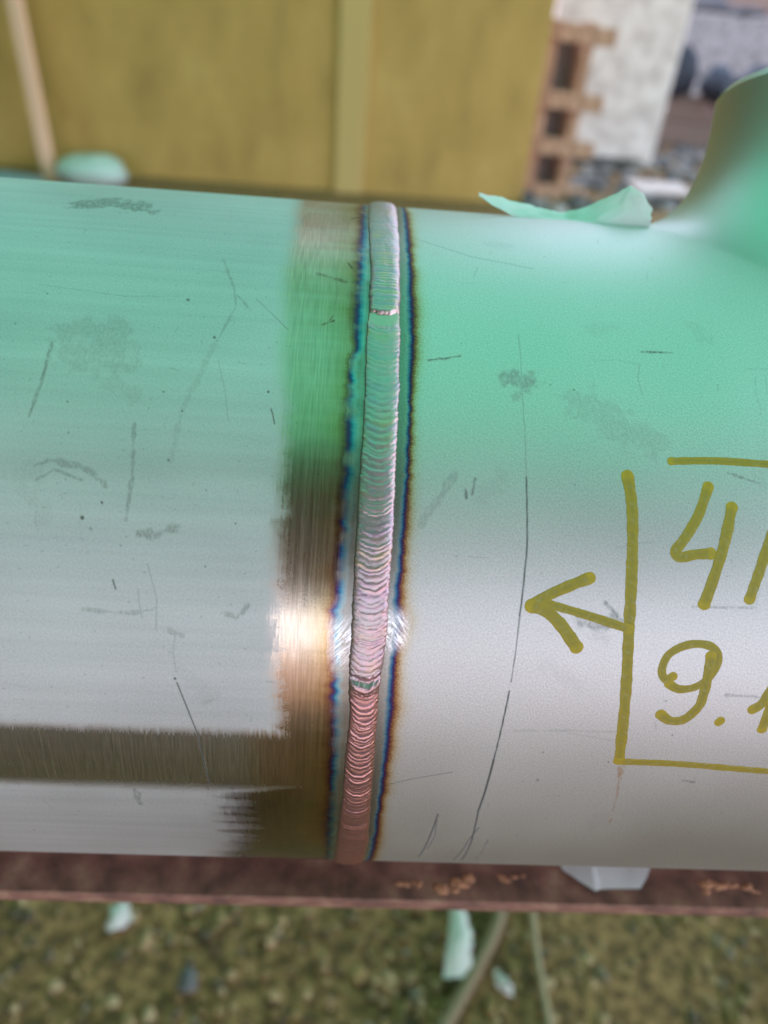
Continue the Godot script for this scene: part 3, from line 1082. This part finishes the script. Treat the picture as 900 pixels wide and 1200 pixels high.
func near_scraps() -> void:
	var v := func(a: Array) -> Array:
		var o := []
		for i in range(0, a.size(), 3):
			o.append(Vector3(a[i], a[i + 1], a[i + 2]) * 0.001)
		return o
	# torn film curling up off the top of the tee
	var low: Array = v.call([29.5, 112.4, -20.0, 33.0, 110.6, -19.0, 40.3, 107.9, -19.0, 50.0, 107.3, -19.0, 60.2, 107.2, -19.0, 70.7, 107.4, -19.0, 81.0, 107.7, -18.6])
	var high: Array = v.call([28.1, 113.2, -22.0, 39.7, 110.9, -25.0, 50.9, 108.9, -28.0, 58.7, 107.4, -31.0, 66.3, 111.4, -28.0, 71.2, 115.0, -26.0, 74.7, 118.2, -25.0, 78.2, 116.6, -22.0, 81.4, 112.6, -20.0])
	var s := put("film_scrap", sheet(low, high, 60, 10, 0.0008, Vector3(0, -0.0006, 0.0014), 5, 0.45), self, M.paper)
	tag(s, "torn curled scrap of pale film sticking up on top of the tee", "scrap")
	# paper on the beam flange
	low = v.call([83.0, -108.9, 64.0, 84.7, -108.6, 68.2, 95.2, -107.6, 76.4, 97.4, -108.2, 75.2, 113.1, -108.0, 74.8, 116.6, -107.6, 70.7, 120.5, -107.8, 64.6])
	high = v.call([84.0, -109.0, 56.0, 88.0, -108.6, 56.0, 96.0, -105.6, 58.0, 98.0, -106.0, 58.0, 110.0, -107.6, 56.0, 114.0, -107.4, 56.0, 120.0, -107.8, 56.0])
	s = put("paper_scrap", sheet(low, high, 60, 8, 0.0006, Vector3(0, 0.0006, 0), 6, 0.1), self, M.paper)
	tag(s, "white crumpled paper scrap poking out under the tee on the rusty beam", "scrap")


# ==================================================================== ground and what lies on it
func setting() -> void:
	# one sheet of earth that reaches the horizon, finer near the pipe
	var p := PackedVector3Array()
	var n := FastNoiseLite.new()
	n.seed = 17
	n.frequency = 0.8
	n.fractal_octaves = 4
	var axis := []
	for k in range(-40, 41):
		axis.append(signf(k) * (absf(k) * 0.045 + pow(absf(k) / 40.0, 6.0) * 150.0))
	for z in axis:
		for x in axis:
			var near: float = smoothstep(14.0, 2.0, Vector2(x, z).length())
			p.append(Vector3(x, GROUND + near * 0.012 * n.get_noise_2d(x * 4.0, z * 4.0), z))
	var am := ArrayMesh.new()
	add_grid(am, p, axis.size(), axis.size(), PackedVector2Array(), M.earth, true)
	struct("ground", am, null)
	# green translucent sheeting overhead, on timber purlins; dark boarding added towards the open front for the reflections
	p = PackedVector3Array()
	for j in 3:
		for i in 321:
			var x := -4.0 + 8.0 * i / 320.0
			p.append(Vector3(x, lerpf(2.95, 2.55, j / 2.0) + 0.02 * sin(i * TAU / 8.0), lerpf(-3.4, 1.5, j / 2.0)))
	am = ArrayMesh.new()
	var green := mat(Color(0.10, 0.36, 0.24), 0.5)
	green.backlight_enabled = true
	green.backlight = Color(0.10, 0.60, 0.345).linear_to_srgb()
	green.cull_mode = BaseMaterial3D.CULL_DISABLED
	add_grid(am, p, 321, 3, PackedVector2Array(), green, true)
	struct("roof_sheet", am, null)
	var timber := mat(Color(0.13, 0.10, 0.07), 0.85)
	for z in [-3.05, -2.0, -1.05, 0.0, 1.4]:
		struct("roof_purlin", box(Vector3(8.0, 0.16, 0.12), 0.006), timber, Vector3(0, lerpf(2.95, 2.55, (z + 3.4) / 4.9) - 0.105, z))
	var dark_boards := mat(Color(0.15, 0.145, 0.085), 0.85)
	var boards := struct("added_boarding", box(Vector3(8.0, 0.04, 3.2), 0.006), dark_boards, Vector3(0, 1.87, 2.93))  # unseen, added to darken what the pipe mirrors from the front
	boards.rotation.x = 0.44
	struct("added_side_wall", box(Vector3(0.05, 3.4, 7.6), 0.006), mat(Color(0.17, 0.17, 0.06), 0.85), Vector3(-3.7, GROUND + 1.7, 0.2))  # unseen, added to keep the left sky out of the branch reflections
	var yard := struct("added_paving", box(Vector3(40.0, 0.1, 30.0), 0.01), mat(Color(0.33, 0.215, 0.18), 0.9), Vector3(0, GROUND - 0.03, 16.6))  # unseen pale ground, added to throw sunlight back onto the pipe
	yard.rotation.y = 0.0
	for x in [-3.6, 3.6]:
		for z in [-2.8, 1.4, 4.2]:
			var top := 2.8 if z < 0.0 else (2.4 if z < 2.0 else 1.2)
			struct("roof_post", box(Vector3(0.12, top - GROUND, 0.12), 0.006), timber, Vector3(x, (top + GROUND) / 2.0, z))


func ground_things() -> void:
	# gravel: too many to count
	var tones := [Color(0.22, 0.125, 0.045), Color(0.28, 0.16, 0.06), Color(0.12, 0.075, 0.04), Color(0.30, 0.18, 0.08), Color(0.20, 0.14, 0.085), Color(0.36, 0.21, 0.10), Color(0.50, 0.31, 0.17)]
	var g := RandomNumberGenerator.new()
	g.seed = 99
	for kind in 3:
		var mm := MultiMesh.new()
		mm.transform_format = MultiMesh.TRANSFORM_3D
		mm.use_colors = true
		mm.mesh = rock(kind + 1, [0.6, 0.8, 0.45][kind], 0.5)
		var places := []
		for i in 2600:
			var sz := 0.002 + 0.0072 * pow(g.randf(), 4.2)
			if i % 60 == 0:
				sz *= 1.7
			places.append([Vector3(g.randf_range(-0.75, 1.0), GROUND + 0.004 - sz * 0.1, g.randf_range(-0.55, 0.12)), sz])
		for i in 500:
			var sz := 0.015 + 0.05 * pow(g.randf(), 3.0)
			places.append([Vector3(g.randf_range(0.75, 3.2), GROUND + sz * 0.2, g.randf_range(-6.5, -3.3)), sz])
		mm.instance_count = places.size()
		for i in places.size():
			var sz: float = places[i][1]
			mm.set_instance_transform(i, Transform3D(Basis.from_euler(Vector3(g.randf_range(-0.4, 0.4), g.randf() * TAU, g.randf_range(-0.4, 0.4))).scaled(Vector3.ONE * sz), places[i][0]))
			var c: Color = tones[mini(int(pow(g.randf(), 1.3) * 7.0), 6)]
			if places[i][0].z < -2.0:
				c = [Color(0.10, 0.085, 0.08), Color(0.2, 0.16, 0.14), Color(0.3, 0.25, 0.23), Color(0.07, 0.06, 0.06)][g.randi() % 4]
			mm.set_instance_color(i, c * g.randf_range(0.75, 1.2))
		var o := MultiMeshInstance3D.new()
		o.name = numbered("gravel")
		o.multimesh = mm
		o.material_override = M.stone
		add_child(o)
		o.set_meta("kind", "stuff")
		o.set_meta("label", ["rounded gravel over the trodden earth", "coarse gravel over the trodden earth", "flat chips of stone over the trodden earth"][kind])
		o.set_meta("category", "gravel")
	# scraps
	var pale := mat(Color(0.62, 0.56, 0.5), 0.6)
	pale.cull_mode = BaseMaterial3D.CULL_DISABLED
	var y := GROUND + 0.012
	var s := put("film_strip", sheet([Vector3(0.131, y, -0.135), Vector3(0.137, y + 0.012, -0.165), Vector3(0.142, y + 0.012, -0.19), Vector3(0.147, y + 0.004, -0.222)], [Vector3(0.161, y + 0.002, -0.134), Vector3(0.164, y + 0.016, -0.165), Vector3(0.163, y + 0.016, -0.19), Vector3(0.158, y + 0.008, -0.222)], 16, 6, 0.004, Vector3(0, 0.006, 0), 9), self, pale)
	tag(s, "long pale strip of film lying on the gravel beside the bent hose", "scrap")
	s = put("film_scrap", sheet([Vector3(-0.252, y, -0.180), Vector3(-0.244, y + 0.004, -0.176), Vector3(-0.228, y, -0.184)], [Vector3(-0.248, y + 0.006, -0.194), Vector3(-0.236, y + 0.010, -0.210), Vector3(-0.226, y + 0.003, -0.190)], 10, 6, 0.007, Vector3(0, 0.007, 0), 10), self, pale)
	tag(s, "small pale green scrap crumpled on the gravel below the plain pipe", "scrap")
	s = put("film_scrap", sheet([Vector3(0.190, y - 0.004, -0.130), Vector3(0.199, y, -0.122), Vector3(0.208, y - 0.004, -0.119)], [Vector3(0.191, y + 0.003, -0.141), Vector3(0.201, y + 0.006, -0.136), Vector3(0.209, y, -0.128)], 10, 5, 0.006, Vector3(0, 0.006, 0), 13), self, pale)
	tag(s, "small whitish scrap on the gravel between the hose and the thin rod", "scrap")
	s = put("film_scrap", sheet([Vector3(-0.16, y, -0.12), Vector3(-0.15, y + 0.003, -0.115), Vector3(-0.138, y, -0.12)], [Vector3(-0.158, y + 0.006, -0.138), Vector3(-0.148, y + 0.008, -0.14), Vector3(-0.14, y + 0.003, -0.136)], 8, 5, 0.004, Vector3(0, 0.004, 0), 14), self, mat(Color(0.10, 0.085, 0.08), 0.6))
	tag(s, "tiny blue-grey scrap half sunk in the gravel at bottom left", "scrap")
	# hose and rod
	var hose := mat(Color(0.22, 0.14, 0.07), 0.6)
	s = put("rubber_hose", tube([Vector3(0.11, y - 0.004, -0.26), Vector3(0.15, y, -0.262), Vector3(0.19, y + 0.004, -0.245), Vector3(0.204, y + 0.006, -0.21), Vector3(0.192, y + 0.004, -0.18), Vector3(0.172, y, -0.15), Vector3(0.15, y - 0.002, -0.118), Vector3(0.12, y - 0.003, -0.08), Vector3(0.06, y - 0.004, -0.02), Vector3(-0.05, y - 0.004, 0.08)], func(_f): return 0.0085), self, hose)
	tag(s, "dull brown hose bent in a loop on the gravel under the beam", "hose")
	s = put("metal_rod", tube([Vector3(0.25, y - 0.004, -0.42), Vector3(0.246, y - 0.002, -0.22), Vector3(0.2425, y, -0.156), Vector3(0.2435, y, -0.096), Vector3(0.246, y - 0.002, 0.0)], func(_f): return 0.0045, 10, 30), self, mat(Color(0.36, 0.24, 0.13), 0.6))
	tag(s, "thin straight rod lying on the gravel right of the hose", "rod")


# ==================================================================== the yard behind
func background() -> void:
	# yellow partition of two boards with a cover strip
	var yellow := StandardMaterial3D.new()
	yellow.albedo_texture = ramp_texture(61, 0.006, 1024, [0.0, 0.22, 0.4, 0.6, 0.8, 1.0], [Color(0.42, 0.23, 0.065), Color(0.50, 0.275, 0.075), Color(0.54, 0.30, 0.08), Color(0.57, 0.315, 0.088), Color(0.61, 0.34, 0.10), Color(0.66, 0.39, 0.125)], 6, Vector2i(1, 2))
	yellow.roughness = 0.7
	yellow.uv1_triplanar = true
	yellow.uv1_scale = Vector3(0.7, 0.7, 0.7)
	var w := thing("yellow_partition", "tall mottled yellow board partition behind the pipe", "partition", Vector3(0, GROUND, -3.6))
	put("board", box(Vector3(3.7, 3.3, 0.03), 0.003), w, yellow, Vector3(-1.92, 1.65, 0))
	put("board", box(Vector3(0.84, 3.3, 0.03), 0.003), w, yellow, Vector3(0.36, 1.65, 0.0))
	put("cover_strip", box(Vector3(0.135, 3.3, 0.022), 0.003), w, mat(Color(0.64, 0.40, 0.15), 0.75), Vector3(-0.065, 1.65, 0.027))
	# post leaning on it
	var post := thing("wooden_post", "bare pale wooden post leaning on the yellow partition", "post", Vector3(-1.41, GROUND, -3.4))
	var pw := put("shaft", box(Vector3(0.055, 2.2, 0.045), 0.004), post, mat(Color(0.95, 0.52, 0.36), 0.7), Vector3(0, 1.08, 0))
	post.rotation = Vector3(-0.07, 0, 0.05)
	pw.name = "shaft"
	# pale sack and dark pan at the foot of it
	var sack := put("plastic_sack", rock(33, 0.6, 0.25), self, mat(Color(0.5, 0.56, 0.52), 0.5), Vector3(-1.2, GROUND + 0.06, -3.35))
	sack.scale = Vector3(0.16, 0.12, 0.13)
	tag(sack, "pale rounded plastic sack at the foot of the yellow partition", "sack")
	var pan := put("blue_sack", rock(34, 0.5, 0.25), self, mat(Color(0.2, 0.27, 0.3), 0.5), Vector3(-1.52, GROUND + 0.02, -3.2))
	pan.scale = Vector3(0.17, 0.1, 0.13)
	tag(pan, "low blue-grey sack on the ground left of the wooden post", "sack")
	# pallet standing on end
	var pal := thing("wooden_pallet", "orange-brown wooden pallet standing on end beside the yellow partition", "pallet", Vector3(0.93, GROUND, -3.76))
	var stringers := [0.075, -0.1]
	for x in stringers:
		put("stringer", box(Vector3(0.055, 0.76, 0.09), 0.004), pal, M.wood, Vector3(x, 0.38, -0.02))
	for y in [0.035, 0.24, 0.44, 0.71]:
		var sl := put("slat", box(Vector3(0.36, 0.075, 0.02), 0.003), pal, M.wood, Vector3(0.015, y, 0.037))
		sl.rotation.z = -0.03
	for x in [-0.15, -0.02, 0.02]:
		put("shaded_back_slat", box(Vector3(0.085, 0.74, 0.02), 0.003), pal, M.shaded_wood, Vector3(x, 0.375, -0.08))  # dark boards standing in for the shaded gaps between slats
	pal.rotation = Vector3(-0.1, 0.12, -0.02)
	# grey concrete panel
	var conc := StandardMaterial3D.new()
	conc.albedo_texture = ramp_texture(71, 0.015, 512, [0.0, 0.4, 0.7, 1.0], [Color(0.48, 0.40, 0.37), Color(0.66, 0.56, 0.52), Color(0.76, 0.66, 0.62), Color(0.86, 0.77, 0.73)], 5)
	conc.uv1_triplanar = true
	conc.roughness = 0.85
	var panel := thing("concrete_panel", "light grey concrete panel standing behind the pallet", "panel", Vector3(1.4, GROUND, -4.75))
	put("slab", box(Vector3(0.74, 1.5, 0.1), 0.008), panel, conc, Vector3(0, 0.76, 0))
	put("foot", box(Vector3(0.6, 0.05, 0.16), 0.006), panel, mat(Color(0.08, 0.07, 0.06)), Vector3(0, 0.025, 0))
	panel.rotation.z = 0.0
	# timbers and bags further right
	var old := mat(Color(0.2, 0.13, 0.105), 0.85)
	for k in 2:
		var tb := put("timber_baulk", box(Vector3(2.6, 0.16, 0.3), 0.012), self, old, Vector3(3.0, GROUND + 0.08 + 0.162 * k, -5.6))
		tb.rotation.y = -0.1
		tag(tb, ["lower dark brown timber baulk lying on the ground behind the tee branch", "upper dark brown timber baulk carrying the dark bags"][k], "timber")
	var conc_blue := StandardMaterial3D.new()
	conc_blue.albedo_texture = ramp_texture(75, 0.02, 512, [0.0, 0.3, 0.6, 1.0], [Color(0.03, 0.03, 0.035), Color(0.08, 0.08, 0.095), Color(0.11, 0.11, 0.13), Color(0.14, 0.14, 0.165)], 5)
	conc_blue.uv1_triplanar = true
	conc_blue.uv1_scale = Vector3.ONE * 0.8
	conc_blue.roughness = 0.9
	var bag := mat(Color(0.022, 0.024, 0.036), 0.7)
	for k in 3:
		var b := put("rubbish_bag", rock(80 + k, 0.75, 0.75), self, bag, [Vector3(2.11, -0.30, -5.55), Vector3(2.37, -0.34, -5.5), Vector3(2.72, -0.33, -5.6)][k])
		b.scale = [Vector3(0.12, 0.2, 0.12), Vector3(0.16, 0.14, 0.14), Vector3(0.19, 0.13, 0.15)][k]
		b.rotation = Vector3(0.3 * k, 1.3 * k, 0.25 - 0.3 * k)
		tag(b, ["upright dark bag on the timbers next to the concrete panel", "slumped dark blue bag on the timbers beside the upright bag", "flat dark bag on the timbers behind the branch rim"][k], "bag")
	var slab := struct("pavement", box(Vector3(30, 0.1, 40), 0.01), mat(Color(0.12, 0.12, 0.135), 0.9), Vector3(17.0, GROUND - 0.03, -26.5))
	slab.rotation.y = 0.0
	var shed := thing("distant_shed", "long dark shed far behind the low wall at top right", "shed", Vector3(14, GROUND, -17.0))
	put("wall", box(Vector3(26, 4.0, 0.3), 0.02), shed, mat(Color(0.09, 0.065, 0.062), 0.9), Vector3(0, 2.0, 0))
	put("roof", box(Vector3(27, 0.15, 3.0), 0.02), shed, mat(Color(0.15, 0.13, 0.12), 0.9), Vector3(0, 4.1, 0))
	var low := put("low_wall", box(Vector3(7.0, 0.72, 0.25), 0.02), self, conc_blue, Vector3(5.95, GROUND + 0.36, -9.1))
	tag(low, "low pale blue-grey concrete wall behind the dark bags", "wall")
	for k in 3:
		var b := put("dark_bundle", rock(90 + k, 0.6, 0.8), self, bag, [Vector3(3.5, 0.03, -9.1), Vector3(3.95, -0.0, -9.1), Vector3(4.7, 0.02, -9.1)][k])
		b.scale = [Vector3(0.24, 0.16, 0.14), Vector3(0.30, 0.07, 0.14), Vector3(0.3, 0.14, 0.15)][k]
		b.rotation.y = k * 0.3
		tag(b, ["dark bundle nearest the concrete panel on top of the low wall", "long flat dark bundle on top of the low wall", "dark bundle at the far end on top of the low wall"][k], "bundle")
	var sheet_ := put("card_sheet", box(Vector3(0.3, 0.02, 0.25), 0.004), self, mat(Color(0.55, 0.40, 0.36), 0.8), Vector3(1.62, GROUND + 0.03, -4.05))
	tag(sheet_, "pinkish sheet of card lying on the rubble left of the tee branch", "sheet")
